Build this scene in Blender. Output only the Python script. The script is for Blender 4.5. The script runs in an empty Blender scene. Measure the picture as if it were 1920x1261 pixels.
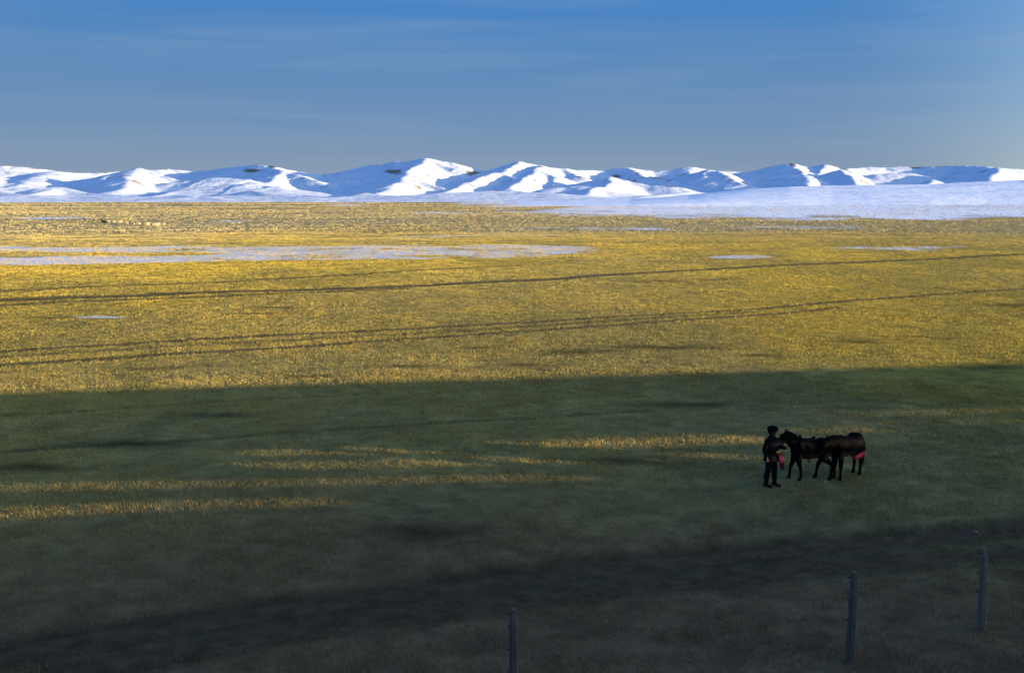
import bpy, bmesh, math, random
import numpy as np
from mathutils import Vector, Matrix

random.seed(7); rng = np.random.default_rng(11)
S = bpy.context.scene
COL = S.collection
R = math.radians

# ------------------------------------------------------------------ camera
F = 1867.0; CAMH = 8.3; PITCH = math.atan(259.5 / F)
cam = bpy.data.cameras.new('camera'); camo = bpy.data.objects.new('camera', cam); COL.objects.link(camo)
cam.sensor_width = 36; cam.lens = 36 * F / 1920; cam.clip_end = 40000; cam.clip_start = 0.05
camo.location = (0, 0, CAMH); camo.rotation_euler = (math.pi / 2 - PITCH, 0, 0)
S.camera = camo

# ------------------------------------------------------------------ light
SUN_AZ = 73.0          # degrees the light travels to the left of the view axis
SUN_EL = 5.0
SUN_STRENGTH = 5.0
SKY_STRENGTH = 0.11
EXPOSURE = 1.45
sun = bpy.data.lights.new('sun', 'SUN'); suno = bpy.data.objects.new('sun', sun); COL.objects.link(suno)
sun.energy = SUN_STRENGTH; sun.angle = R(0.2); sun.color = (1.0, 0.83, 0.58)
TO_SUN = Vector((math.sin(R(SUN_AZ)) * math.cos(R(SUN_EL)), -math.cos(R(SUN_AZ)) * math.cos(R(SUN_EL)), math.sin(R(SUN_EL))))
suno.rotation_euler = TO_SUN.to_track_quat('Z', 'Y').to_euler()
suno.location = (60, -60, 60)

W = bpy.data.worlds.new('World'); S.world = W; W.use_nodes = True
nt = W.node_tree; nt.nodes.clear()
def N(t, typ, **kw):
    n = t.nodes.new(typ)
    for k, v in kw.items(): setattr(n, k, v)
    return n
sky = N(nt, 'ShaderNodeTexSky', sky_type='NISHITA'); sky.sun_disc = False
sky.sun_elevation = R(SUN_EL); sky.sun_rotation = R(180 - SUN_AZ); sky.altitude = 1200; sky.air_density = 1.0; sky.dust_density = 0.3; sky.ozone_density = 2.5
hs = N(nt, 'ShaderNodeHueSaturation'); hs.inputs['Saturation'].default_value = 0.75; hs.inputs['Value'].default_value = 2.0
tc = N(nt, 'ShaderNodeTexCoord')
mp = N(nt, 'ShaderNodeMapping'); mp.inputs['Scale'].default_value = (1.3, 1.3, 20.0); mp.inputs['Rotation'].default_value = (R(1.5), R(-2.5), 0)
cz = N(nt, 'ShaderNodeTexNoise'); cz.inputs['Scale'].default_value = 2.2; cz.inputs['Detail'].default_value = 6; cz.inputs['Roughness'].default_value = 0.55; cz.inputs['Distortion'].default_value = 0.35
cr = N(nt, 'ShaderNodeValToRGB'); cr.color_ramp.elements[0].position = 0.42; cr.color_ramp.elements[0].color = (0, 0, 0, 1); cr.color_ramp.elements[1].position = 0.75; cr.color_ramp.elements[1].color = (1, 1, 1, 1)
mulc = N(nt, 'ShaderNodeMath', operation='MULTIPLY'); mulc.inputs[1].default_value = 0.22
mixc = N(nt, 'ShaderNodeMix', data_type='RGBA'); mixc.inputs['B'].default_value = (1.15, 1.45, 1.8, 1)
bg = N(nt, 'ShaderNodeBackground'); bg.inputs['Strength'].default_value = SKY_STRENGTH
wo = N(nt, 'ShaderNodeOutputWorld')
L = nt.links.new
sep = N(nt, 'ShaderNodeSeparateXYZ'); L(tc.outputs['Generated'], sep.inputs[0])
rmp = N(nt, 'ShaderNodeValToRGB'); rmp.color_ramp.interpolation = 'B_SPLINE'
KS = 1 / (SKY_STRENGTH * 2 ** EXPOSURE)
els = rmp.color_ramp.elements
for pos, c in ((0.0, (.27, .335, .43)), (0.07, (.175, .30, .48)), (0.19, (.04, .21, .52)), (0.34, (.045, .25, .82)), (1.0, (.06, .235, .84))):
    e = els[0] if pos == 0 else els[-1] if pos == 1 else els.new(pos)
    e.color = (*c, 1)
scl = N(nt, 'ShaderNodeVectorMath', operation='SCALE'); scl.inputs['Scale'].default_value = KS
dt = N(nt, 'ShaderNodeVectorMath', operation='DOT_PRODUCT'); dt.inputs[1].default_value = TO_SUN
sw = N(nt, 'ShaderNodeMapRange', interpolation_type='SMOOTHSTEP'); sw.inputs['From Min'].default_value = 0.0; sw.inputs['From Max'].default_value = 0.85
sw.inputs['To Max'].default_value = 1.0
mxs = N(nt, 'ShaderNodeMix', data_type='RGBA')
L(sep.outputs['Z'], rmp.inputs[0]); L(rmp.outputs[0], scl.inputs[0]); L(tc.outputs['Generated'], dt.inputs[0]); L(dt.outputs['Value'], sw.inputs['Value'])
L(sw.outputs[0], mxs.inputs['Factor']); L(scl.outputs[0], mxs.inputs['A']); L(sky.outputs[0], hs.inputs['Color']); L(hs.outputs[0], mxs.inputs['B'])
L(tc.outputs['Generated'], mp.inputs[0]); L(mp.outputs[0], cz.inputs['Vector'])
L(cz.outputs['Fac'], cr.inputs[0]); L(cr.outputs[0], mulc.inputs[0]); L(mulc.outputs[0], mixc.inputs['Factor'])
L(mxs.outputs['Result'], mixc.inputs['A']); L(mixc.outputs['Result'], bg.inputs['Color']); L(bg.outputs[0], wo.inputs['Surface'])
S.view_settings.view_transform = 'Standard'; S.view_settings.look = 'None'; S.view_settings.exposure = EXPOSURE; S.view_settings.gamma = 1
S.cycles.max_bounces = 5; S.cycles.diffuse_bounces = 3; S.cycles.use_denoising = True

# ------------------------------------------------------------------ helpers
def ray(px, py):
    cx = (px - 960) / F; cy = (630.5 - py) / F
    return np.array([cx, math.cos(PITCH) + cy * math.sin(PITCH), -math.sin(PITCH) + cy * math.cos(PITCH)])
def gp(px, py, z=0.0):                       # point on the plain seen at a photo pixel
    d = ray(px, py); return d * ((z - CAMH) / d[2]) + np.array([0, 0, CAMH])
def at(px, py, Y):                           # point at depth Y
    d = ray(px, py); return d * (Y / d[1]) + np.array([0, 0, CAMH])
def proj(x, y, z):                           # world -> photo pixel (for laying out ground cover)
    zz = z - CAMH
    dep = y * math.cos(PITCH) - zz * math.sin(PITCH); up = y * math.sin(PITCH) + zz * math.cos(PITCH)
    dep = np.where(dep < 0.5, 0.5, dep)
    return 960 + F * x / dep, 630.5 - F * up / dep

def _hash(ix, iy, seed):
    h = (ix.astype(np.int64) * 374761393 + iy.astype(np.int64) * 668265263 + seed * 974711) & 0xffffffff
    h = ((h ^ (h >> 13)) * 1274126177) & 0xffffffff
    return ((h ^ (h >> 16)) & 0xffff) / 65535.0
def vnoise(x, y, seed=0):
    ix = np.floor(x); iy = np.floor(y); fx = x - ix; fy = y - iy
    fx = fx * fx * fx * (fx * (fx * 6 - 15) + 10); fy = fy * fy * fy * (fy * (fy * 6 - 15) + 10)
    a = _hash(ix, iy, seed); b = _hash(ix + 1, iy, seed); c = _hash(ix, iy + 1, seed); d = _hash(ix + 1, iy + 1, seed)
    return (a * (1 - fx) + b * fx) * (1 - fy) + (c * (1 - fx) + d * fx) * fy
def fbm(x, y, seed=0, o=4):
    s = 0; a = 1; t = 0
    for i in range(o):
        s = s + a * vnoise(x, y, seed + i * 17); t += a; a *= 0.5; x, y = x * 2.03 + 5.2, y * 2.03 + 1.7
    return s / t
def sstep(a, b, x):
    t = np.clip((x - a) / (b - a), 0, 1); return t * t * (3 - 2 * t)

def tag(o, label=None, cat=None, group=None, kind=None):
    if label: o['label'] = label
    if cat: o['category'] = cat
    if group: o['group'] = group
    if kind: o['kind'] = kind
    return o
def empty(name, loc, rz=0):
    o = bpy.data.objects.new(name, None); COL.objects.link(o); o.location = loc; o.rotation_euler = (0, 0, rz); return o
def np_mesh(name, verts, faces, mat, smooth=True, attrs=None, parent=None):
    """faces: (n,k) int array"""
    me = bpy.data.meshes.new(name); nv = len(verts); nf, k = faces.shape
    me.vertices.add(nv); me.vertices.foreach_set('co', np.ascontiguousarray(verts, dtype=np.float32).ravel())
    me.loops.add(nf * k); me.loops.foreach_set('vertex_index', np.ascontiguousarray(faces, dtype=np.int32).ravel())
    me.polygons.add(nf); me.polygons.foreach_set('loop_start', np.arange(0, nf * k, k, dtype=np.int32))
    if smooth: me.polygons.foreach_set('use_smooth', np.ones(nf, dtype=bool))
    for an, (typ, arr) in (attrs or {}).items():
        a = me.attributes.new(an, typ, 'POINT')
        a.data.foreach_set('color' if typ == 'FLOAT_COLOR' else 'value', np.ascontiguousarray(arr, dtype=np.float32).ravel())
    me.update(calc_edges=True); me.validate()
    me.materials.append(mat)
    o = bpy.data.objects.new(name, me); COL.objects.link(o)
    if parent: o.parent = parent
    return o
def bm_obj(name, bm, mat, parent=None, smooth=False):
    me = bpy.data.meshes.new(name); bmesh.ops.recalc_face_normals(bm, faces=bm.faces); bm.to_mesh(me); bm.free()
    if smooth: me.polygons.foreach_set('use_smooth', np.ones(len(me.polygons), dtype=bool))
    me.materials.append(mat); o = bpy.data.objects.new(name, me); COL.objects.link(o)
    if parent: o.parent = parent
    return o
def box(bm, x0, x1, y0, y1, z0, z1):
    v = [bm.verts.new((x, y, z)) for x in (x0, x1) for y in (y0, y1) for z in (z0, z1)]
    for f in ((0, 1, 3, 2), (4, 6, 7, 5), (0, 4, 5, 1), (2, 3, 7, 6), (0, 2, 6, 4), (1, 5, 7, 3)):
        bm.faces.new([v[i] for i in f])
def tube(bm, pts, seg=14, cap=True):
    """pts: (x,y,z,rside,rup); elliptical rings square to the chain"""
    P = [Vector(p[:3]) for p in pts]; rings = []
    for i, p in enumerate(pts):
        t = (P[min(i + 1, len(P) - 1)] - P[max(i - 1, 0)]).normalized()
        ref = Vector((0, 1, 0)) if abs(t.y) < 0.9 else Vector((1, 0, 0))
        u = t.cross(ref).normalized(); s = u.cross(t).normalized()
        rs, ru = p[3], p[4] if len(p) > 4 else p[3]
        rings.append([bm.verts.new(P[i] + s * (rs * math.cos(2 * math.pi * k / seg)) + u * (ru * math.sin(2 * math.pi * k / seg))) for k in range(seg)])
    for a, b in zip(rings, rings[1:]):
        for k in range(seg):
            bm.faces.new((a[k], a[(k + 1) % seg], b[(k + 1) % seg], b[k]))
    if cap:
        bm.faces.new(rings[0][::-1]); bm.faces.new(rings[-1])
def ell(bm, c, r, rot=None, u=14, v=10):
    m = Matrix.Translation(Vector(c)) @ (rot.to_4x4() if rot else Matrix.Identity(4)) @ Matrix.Diagonal((*r, 1))
    bmesh.ops.create_uvsphere(bm, u_segments=u, v_segments=v, radius=1, matrix=m)
def fuse(name, bm, mat, parent, voxel=0.014, smooth_it=4):
    """one continuous surface out of overlapping volumes"""
    me = bpy.data.meshes.new(name + '_tmp'); bmesh.ops.recalc_face_normals(bm, faces=bm.faces); bm.to_mesh(me); bm.free()
    t = bpy.data.objects.new(name + '_tmp', me); COL.objects.link(t)
    m = t.modifiers.new('r', 'REMESH'); m.mode = 'VOXEL'; m.voxel_size = voxel
    s = t.modifiers.new('s', 'SMOOTH'); s.iterations = smooth_it; s.factor = 0.5
    dg = bpy.context.evaluated_depsgraph_get(); dg.update()
    out = bpy.data.meshes.new_from_object(t.evaluated_get(dg)); out.name = name
    bpy.data.objects.remove(t); bpy.data.meshes.remove(me)
    out.polygons.foreach_set('use_smooth', np.ones(len(out.polygons), dtype=bool))
    out.materials.clear(); out.materials.append(mat)
    o = bpy.data.objects.new(name, out); COL.objects.link(o); o.parent = parent
    return o

# ------------------------------------------------------------------ materials
def newmat(name, rough=0.9, spec=0.15):
    m = bpy.data.materials.new(name); m.use_nodes = True; t = m.node_tree
    b = t.nodes['Principled BSDF']; b.inputs['Roughness'].default_value = rough; b.inputs['Specular IOR Level'].default_value = spec
    return m, t, b
def plain(name, c1, c2, scale=8, rough=0.85, bump=0.2, spec=0.08):
    m, t, b = newmat(name, rough, spec)
    n = N(t, 'ShaderNodeTexNoise'); n.inputs['Scale'].default_value = scale; n.inputs['Detail'].default_value = 5
    g = N(t, 'ShaderNodeTexCoord'); r = N(t, 'ShaderNodeValToRGB')
    r.color_ramp.elements[0].position = 0.35; r.color_ramp.elements[0].color = (*c1, 1); r.color_ramp.elements[1].position = 0.65; r.color_ramp.elements[1].color = (*c2, 1)
    bp = N(t, 'ShaderNodeBump'); bp.inputs['Strength'].default_value = bump; bp.inputs['Distance'].default_value = 0.02
    l = t.links.new
    l(g.outputs['Object'], n.inputs['Vector']); l(n.outputs['Fac'], r.inputs[0]); l(r.outputs[0], b.inputs['Base Color']); l(n.outputs['Fac'], bp.inputs['Height']); l(bp.outputs[0], b.inputs['Normal'])
    return m
M_horse = plain('dark_horse_coat', (0.003, 0.0025, 0.0025), (0.006, 0.005, 0.0045), 6, 0.9, 0.2, 0.03)
M_mane = plain('black_hair', (0.003, 0.003, 0.003), (0.006, 0.005, 0.005), 30, 0.9, 0.2, 0.03)
M_coat = plain('dark_wool_coat', (0.004, 0.004, 0.005), (0.007, 0.007, 0.008), 25, 0.95, 0.2, 0.03)
M_skin = plain('skin', (0.10, 0.052, 0.034), (0.13, 0.07, 0.045), 12, 0.6)
M_trouser = plain('dark_trousers', (0.008, 0.008, 0.010), (0.013, 0.012, 0.014), 30, 0.95)
M_boot = plain('black_boot_leather', (0.006, 0.005, 0.005), (0.011, 0.009, 0.008), 20, 0.5)
M_red = plain('crimson_cloth', (0.06, 0.001, 0.014), (0.095, 0.002, 0.022), 14, 0.8)
M_sunspot = plain('sunlit_orange_cloth', (0.85, 0.38, 0.03), (0.95, 0.48, 0.05), 14, 0.8)
M_leather = plain('saddle_leather', (0.004, 0.003, 0.0025), (0.009, 0.006, 0.004), 18, 0.8, 0.2, 0.04)
M_wool = plain('cream_wool', (0.46, 0.34, 0.15), (0.62, 0.48, 0.24), 8, 0.95)
M_darkwool = plain('dark_wool', (0.03, 0.025, 0.02), (0.05, 0.04, 0.03), 8, 0.95)
M_postc = plain('pale_concrete', (0.18, 0.135, 0.085), (0.24, 0.18, 0.115), 9, 0.9)
M_postw = plain('dark_weathered_wood', (0.12, 0.094, 0.066), (0.17, 0.13, 0.092), 12, 0.9)
M_coach = plain('green_coach_paint', (0.03, 0.08, 0.045), (0.04, 0.10, 0.055), 2, 0.5)
M_steel = plain('rusty_steel', (0.05, 0.035, 0.025), (0.09, 0.06, 0.045), 10, 0.7)
M_ballast = plain('ballast_stone', (0.08, 0.075, 0.07), (0.18, 0.17, 0.155), 9, 0.95, 0.8)
M_stone = plain('pale_stone', (0.16, 0.15, 0.13), (0.24, 0.23, 0.20), 12, 0.8)

# grass blades: colour carried per blade
M_blade, t, b = newmat('dry_grass_blades', 0.85, 0.1)
a = N(t, 'ShaderNodeAttribute', attribute_name='tint'); t.links.new(a.outputs['Color'], b.inputs['Base Color'])

def ground_material(name, snowy=True):
    m, t, b = newmat(name, 0.95, 0.05); l = t.links.new
    g = N(t, 'ShaderNodeNewGeometry')
    def noise(sc, det, rough=0.55, stretch=None):
        n = N(t, 'ShaderNodeTexNoise'); n.inputs['Scale'].default_value = sc; n.inputs['Detail'].default_value = det; n.inputs['Roughness'].default_value = rough
        l(g.outputs['Position'], n.inputs['Vector']); return n
    ac = N(t, 'ShaderNodeAttribute', attribute_name='tint')
    n1 = noise(1.1, 8, 0.65); n2 = noise(6.0, 6, 0.7)
    r = N(t, 'ShaderNodeValToRGB'); r.color_ramp.elements[0].position = 0.3; r.color_ramp.elements[0].color = (0.5, 0.5, 0.5, 1); r.color_ramp.elements[1].position = 0.7; r.color_ramp.elements[1].color = (1.3, 1.3, 1.3, 1)
    mm = N(t, 'ShaderNodeMix', data_type='RGBA', blend_type='MULTIPLY'); mm.inputs['Factor'].default_value = 1
    l(n1.outputs['Fac'], r.inputs[0]); l(ac.outputs['Color'], mm.inputs['A']); l(r.outputs[0], mm.inputs['B'])
    asn = N(t, 'ShaderNodeAttribute', attribute_name='snow')
    n3 = noise(0.09, 9, 0.68)
    add = N(t, 'ShaderNodeMath', operation='ADD'); l(asn.outputs['Fac'], add.inputs[0]); l(n3.outputs['Fac'], add.inputs[1])
    mr = N(t, 'ShaderNodeMapRange', interpolation_type='SMOOTHSTEP'); mr.inputs['From Min'].default_value = 0.94; mr.inputs['From Max'].default_value = 1.08
    l(add.outputs[0], mr.inputs['Value'])
    ms = N(t, 'ShaderNodeMix', data_type='RGBA'); mb = N(t, 'ShaderNodeMix', data_type='RGBA'); mb.inputs['A'].default_value = (0.58, 0.62, 0.68, 1); mb.inputs['B'].default_value = (0.84, 0.85, 0.86, 1)  # grass shade put into the darker snow tone, the fan's sunlight into the paler
    mq = N(t, 'ShaderNodeMapRange', interpolation_type='SMOOTHSTEP'); mq.inputs['From Min'].default_value = 0.62; mq.inputs['From Max'].default_value = 0.85
    l(asn.outputs['Fac'], mq.inputs['Value']); l(mq.outputs[0], mb.inputs['Factor']); l(mb.outputs['Result'], ms.inputs['B'])
    l(mr.outputs[0], ms.inputs['Factor']); l(mm.outputs['Result'], ms.inputs['A']); l(ms.outputs['Result'], b.inputs['Base Color'])
    bp = N(t, 'ShaderNodeBump'); bp.inputs['Strength'].default_value = 0.9; bp.inputs['Distance'].default_value = 0.12
    l(n2.outputs['Fac'], bp.inputs['Height']); l(bp.outputs[0], b.inputs['Normal'])
    return m
M_ground = ground_material('dry_steppe_ground')

M_snow, t, b = newmat('hill_snow', 0.7, 0.2); l = t.links.new
g = N(t, 'ShaderNodeNewGeometry')
asn = N(t, 'ShaderNodeAttribute', attribute_name='snow')
n1 = N(t, 'ShaderNodeTexNoise'); n1.inputs['Scale'].default_value = 0.022; n1.inputs['Detail'].default_value = 10; n1.inputs['Roughness'].default_value = 0.7
n2 = N(t, 'ShaderNodeTexNoise'); n2.inputs['Scale'].default_value = 0.05; n2.inputs['Detail'].default_value = 8; n2.inputs['Roughness'].default_value = 0.65
l(g.outputs['Position'], n1.inputs['Vector']); l(g.outputs['Position'], n2.inputs['Vector'])
ad = N(t, 'ShaderNodeMath', operation='ADD'); l(asn.outputs['Fac'], ad.inputs[0]); l(n1.outputs['Fac'], ad.inputs[1])
mr = N(t, 'ShaderNodeMapRange', interpolation_type='SMOOTHSTEP'); mr.inputs['From Min'].default_value = 0.98; mr.inputs['From Max'].default_value = 1.2
l(ad.outputs[0], mr.inputs['Value'])
mx = N(t, 'ShaderNodeMix', data_type='RGBA'); mx.inputs['A'].default_value = (0.24, 0.18, 0.085, 1); fr_ = N(t, 'ShaderNodeAttribute', attribute_name='lit_snow'); mf = N(t, 'ShaderNodeMix', data_type='RGBA'); mf.inputs['A'].default_value = (0.67, 0.69, 0.71, 1); mf.inputs['B'].default_value = (0.88, 0.88, 0.88, 1)
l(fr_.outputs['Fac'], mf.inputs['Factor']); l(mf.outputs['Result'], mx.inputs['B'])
l(mr.outputs[0], mx.inputs['Factor']); l(mx.outputs['Result'], b.inputs['Base Color'])
bp = N(t, 'ShaderNodeBump'); bp.inputs['Strength'].default_value = 0.5; bp.inputs['Distance'].default_value = 5.0
l(n2.outputs['Fac'], bp.inputs['Height']); l(bp.outputs[0], b.inputs['Normal'])

# ------------------------------------------------------------------ the plain: shape, tracks, cover
def gz(x, y):
    d = np.hypot(x, y)
    return (fbm(x / 34 + 3, y / 22 + 8, 5, 3) - 0.5) * 0.45 * sstep(10, 45, d) + (fbm(x / 5, y / 4, 9, 2) - 0.5) * 0.10 + (fbm(x / 160, y / 110, 31, 2) - 0.5) * 1.4 * sstep(90, 220, d)

TRACKS = [  # photo polylines laid on the ground, width in metres, darkness
    ([(-300, 576), (0, 562), (400, 550), (640, 541), (960, 529), (1300, 508), (1920, 478), (2300, 460)], 1.7, 0.8),
    ([(-300, 584), (0, 570), (400, 556), (800, 540)], 1.2, 0.6),
    ([(-200, 560), (0, 546), (400, 529), (860, 504), (1000, 499)], 1.8, 0.5),
    ([(-300, 672), (0, 657), (300, 641), (600, 626), (960, 609), (1300, 586), (1600, 563), (1920, 541), (2300, 512)], 0.65, 0.85),
    ([(-300, 684), (0, 668), (300, 651), (600, 636), (960, 618), (1250, 597), (1450, 580)], 0.8, 0.45),
    ([(-300, 700), (0, 682), (300, 665), (600, 649), (960, 626), (1200, 609), (1400, 592), (1600, 572)], 0.6, 0.9),
    ([(-200, 800), (0, 778), (400, 753), (700, 738)], 0.22, 0.5),
    ([(-200, 862), (0, 846), (300, 831), (600, 809), (960, 786), (1300, 765)], 0.3, 0.5),
    ([(-400, 1290), (0, 1228), (320, 1180), (640, 1122), (960, 1082), (1290, 1043), (1600, 1010), (1920, 976), (2300, 935)], 1.0, 0.75),
    ([(-100, 1320), (200, 1246), (600, 1167), (960, 1122), (1290, 1084), (1600, 1056), (1920, 1030), (2300, 995)], 0.9, 0.65),
]
TR = []
for pl, w, k in TRACKS:
    q = np.array([gp(*p)[:2] for p in pl])
    # resample
    seg = np.r_[0, np.cumsum(np.hypot(*np.diff(q, axis=0).T))]; s = np.arange(0, seg[-1], 0.6)
    cx, cy = np.interp(s, seg, q[:, 0]), np.interp(s, seg, q[:, 1])
    ker = np.ones(15) / 15
    if len(s) > 40:
        cx2 = np.convolve(np.pad(cx, 7, 'edge'), ker, 'valid'); cy2 = np.convolve(np.pad(cy, 7, 'edge'), ker, 'valid')
        cx, cy = cx2, cy2
    wob = (fbm(s / 14, s * 0 + w * 10, 3, 2) - 0.5) * w * 0.6
    cy = cy + wob
    TR.append((q, w, k, np.c_[cx, cy]))
def track_mask(x, y, soft=1.0):
    m = np.zeros_like(x)
    for q, w, k, c in TR:
        best = np.full(x.shape, 1e9)
        step = c[::4]
        for a, b2 in zip(step[:-1], step[1:]):
            pass
        # the tracks are x-monotone: distance across by interpolation in x
        yy = np.interp(x, c[:, 0], c[:, 1], left=1e6, right=1e6)
        best = np.abs(y - yy)
        m = np.maximum(m, k * (1 - sstep(w * 0.45, w * (0.5 + 0.7 * soft), best)))
    return m
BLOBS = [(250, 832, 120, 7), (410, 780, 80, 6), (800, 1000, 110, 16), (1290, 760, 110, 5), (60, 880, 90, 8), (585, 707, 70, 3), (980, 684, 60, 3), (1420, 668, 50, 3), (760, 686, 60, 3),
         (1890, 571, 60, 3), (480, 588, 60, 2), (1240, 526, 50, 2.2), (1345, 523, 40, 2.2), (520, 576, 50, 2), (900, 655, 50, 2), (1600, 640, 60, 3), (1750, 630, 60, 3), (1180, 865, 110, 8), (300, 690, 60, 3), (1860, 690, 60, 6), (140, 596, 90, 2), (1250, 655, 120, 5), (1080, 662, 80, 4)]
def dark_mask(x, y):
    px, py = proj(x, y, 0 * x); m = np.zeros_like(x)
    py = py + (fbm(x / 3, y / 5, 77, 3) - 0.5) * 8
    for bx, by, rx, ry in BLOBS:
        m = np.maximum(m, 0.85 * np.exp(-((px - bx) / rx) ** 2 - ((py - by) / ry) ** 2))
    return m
def ipl(px, pts): return np.interp(px, [p[0] for p in pts], [p[1] for p in pts])
def snow_cover(x, y):
    px, py = proj(x, y, 0 * x); s = np.full(x.shape, 0.12)
    n = (fbm(x / 60, y / 40, 41, 4) - 0.5)
    # the broad streak of old snow across the middle of the plain
    for top, bot, amt, x0, x1 in (([(-400, 460), (0, 461), (480, 461), (960, 457), (1300, 464)], [(-400, 475), (0, 474), (480, 478), (960, 484), (1300, 472)], 0.60, -900, 1290),
                                  ([(-400, 484), (0, 483), (480, 476), (960, 470), (1300, 470)], [(-400, 500), (0, 498), (250, 495), (480, 490), (960, 486), (1300, 474)], 0.62, -900, 1180)):
        tt, bb = ipl(px, top), ipl(px, bot)
        mid = (tt + bb) / 2; hw = (bb - tt) / 2 + 1
        v = (1 - sstep(0.5, 1.25, np.abs(py - mid) / hw)) * (1 - sstep(x1 - 260, x1 + 60, px))
        s = np.maximum(s, 0.12 + v * (amt - 0.14 + n * 0.35))
    for bx, by, rx, ry, amt in ((1390, 485, 85, 4, 0.62), (1180, 489, 40, 2, 0.45), (1700, 468, 200, 8, 0.42), (90, 410, 110, 2.5, 0.62), (430, 414, 60, 2, 0.5), (880, 442, 260, 3, 0.46), (650, 384, 60, 2, 0.6), (830, 399, 120, 3, 0.5),
                                (190, 593, 70, 2.5, 0.55), (1240, 527, 34, 1.6, 0.45), (1345, 523, 26, 1.8, 0.5), (1010, 470, 40, 2, 0.7), (1150, 428, 260, 4, 0.45), (300, 386, 200, 2, 0.35), (1500, 427, 220, 5, 0.42)):
        s = np.maximum(s, 0.12 + amt * np.exp(-((px - bx) / rx) ** 2 - ((py - by) / ry) ** 2))
    # snow apron at the foot of the hills, right
    edge = ipl(px, [(-2000, 379), (0, 379), (820, 385), (960, 399), (1280, 407), (1600, 410), (1920, 408), (3500, 404)])
    lim = ipl(px, [(-2000, 0), (700, 0), (860, 0.5), (1000, 0.75), (1300, 1.0), (3500, 1.0)])
    v = 1 - sstep(-9, 9, py - edge + (fbm(x / 25, y / 60, 47, 4) - 0.5) * 22)
    s = np.maximum(s, 0.12 + v * lim * (0.75 + n * 0.5))
    s = np.maximum(s, 0.12 + 0.9 * (1 - sstep(373.5, 377.0, py + (fbm(x / 120, y / 200, 49, 3) - 0.5) * 3)))
    s = s - 0.5 * np.exp(-((py - ipl(px, [(1000, 392), (1100, 385), (1200, 379), (1290, 374)])) / 2.4) ** 2) * sstep(940, 1000, px) * (1 - sstep(1240, 1330, px))
    return np.clip(s, 0, 1)
def cover_tint(x, y):
    d = np.hypot(x, y)
    a = fbm(x / 9, y / 16, 51, 4); c = fbm(x / 40, y / 90, 61, 3); e = fbm(x / 1.3, y / 1.3, 71, 2)
    gold = np.array([0.56, 0.385, 0.055]); tan = np.array([0.46, 0.355, 0.16]); olive = np.array([0.41, 0.30, 0.055])
    k = sstep(0.35, 0.65, a)[..., None]; col = olive * (1 - k) + gold * k
    k2 = np.clip(sstep(0.42, 0.62, c) * 0.2 + sstep(120, 330, d) * 0.8, 0, 0.95)[..., None]; col = col * (1 - k2) + tan * k2
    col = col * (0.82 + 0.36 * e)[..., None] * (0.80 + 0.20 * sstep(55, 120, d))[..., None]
    shade_tint = (1 - sstep(34, 62, d))[..., None] * 0.5; col = col * (1 - shade_tint) + np.array([0.36, 0.27, 0.10]) * (0.75 + 0.5 * e)[..., None] * shade_tint  # grass colour shifted where the train's shadow falls, to neutralise the shade
    near = (1 - sstep(19, 33, d))[..., None]; grey = np.array([0.23, 0.122, 0.062]); col = col * (1 - near * 0.8) + grey * near * 0.8  # nearest grass dulled further to tone the shaded foreground
    tm = track_mask(x, y)[..., None]; dirt = np.array([0.085, 0.062, 0.026]); col = col * (1 - tm) + dirt * tm
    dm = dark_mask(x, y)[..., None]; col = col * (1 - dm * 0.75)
    return col, tm[..., 0], dm[..., 0]

# polar sheet, fine inside the view and coarse elsewhere, reaching past the hills
ang = np.r_[np.linspace(-math.pi, -0.62, 40)[:-1], np.linspace(-0.62, 0.62, 620), np.linspace(0.62, math.pi, 40)[1:-1]]
rows = np.r_[np.linspace(5, 14, 6)[:-1], CAMH / np.tan(np.linspace(math.atan(CAMH / 14.0), math.atan(CAMH / 2400.0), 520)), 3200, 5000, 9000, 16000]
A_, R_ = np.meshgrid(ang, rows); X = R_ * np.sin(A_); Y = R_ * np.cos(A_)
Z = gz(X, Y) * (R_ < 2600)
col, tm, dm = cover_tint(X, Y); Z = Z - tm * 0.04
snow = snow_cover(X, Y)
na, nr = len(ang), len(rows)
V = np.c_[X.ravel(), Y.ravel(), Z.ravel()]
i, j = np.meshgrid(np.arange(nr - 1), np.arange(na), indexing='ij'); j2 = (j + 1) % na
Fc = np.c_[(i * na + j).ravel(), (i * na + j2).ravel(), ((i + 1) * na + j2).ravel(), ((i + 1) * na + j).ravel()]
# close the centre
V = np.r_[V, [[0, 0, 0]]]
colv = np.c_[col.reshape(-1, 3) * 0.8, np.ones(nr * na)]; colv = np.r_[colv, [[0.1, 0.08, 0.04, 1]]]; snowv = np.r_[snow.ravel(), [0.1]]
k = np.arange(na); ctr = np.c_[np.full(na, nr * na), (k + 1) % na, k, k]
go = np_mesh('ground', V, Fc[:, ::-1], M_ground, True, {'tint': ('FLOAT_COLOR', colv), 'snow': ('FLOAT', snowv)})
tag(go, kind='structure')

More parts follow.
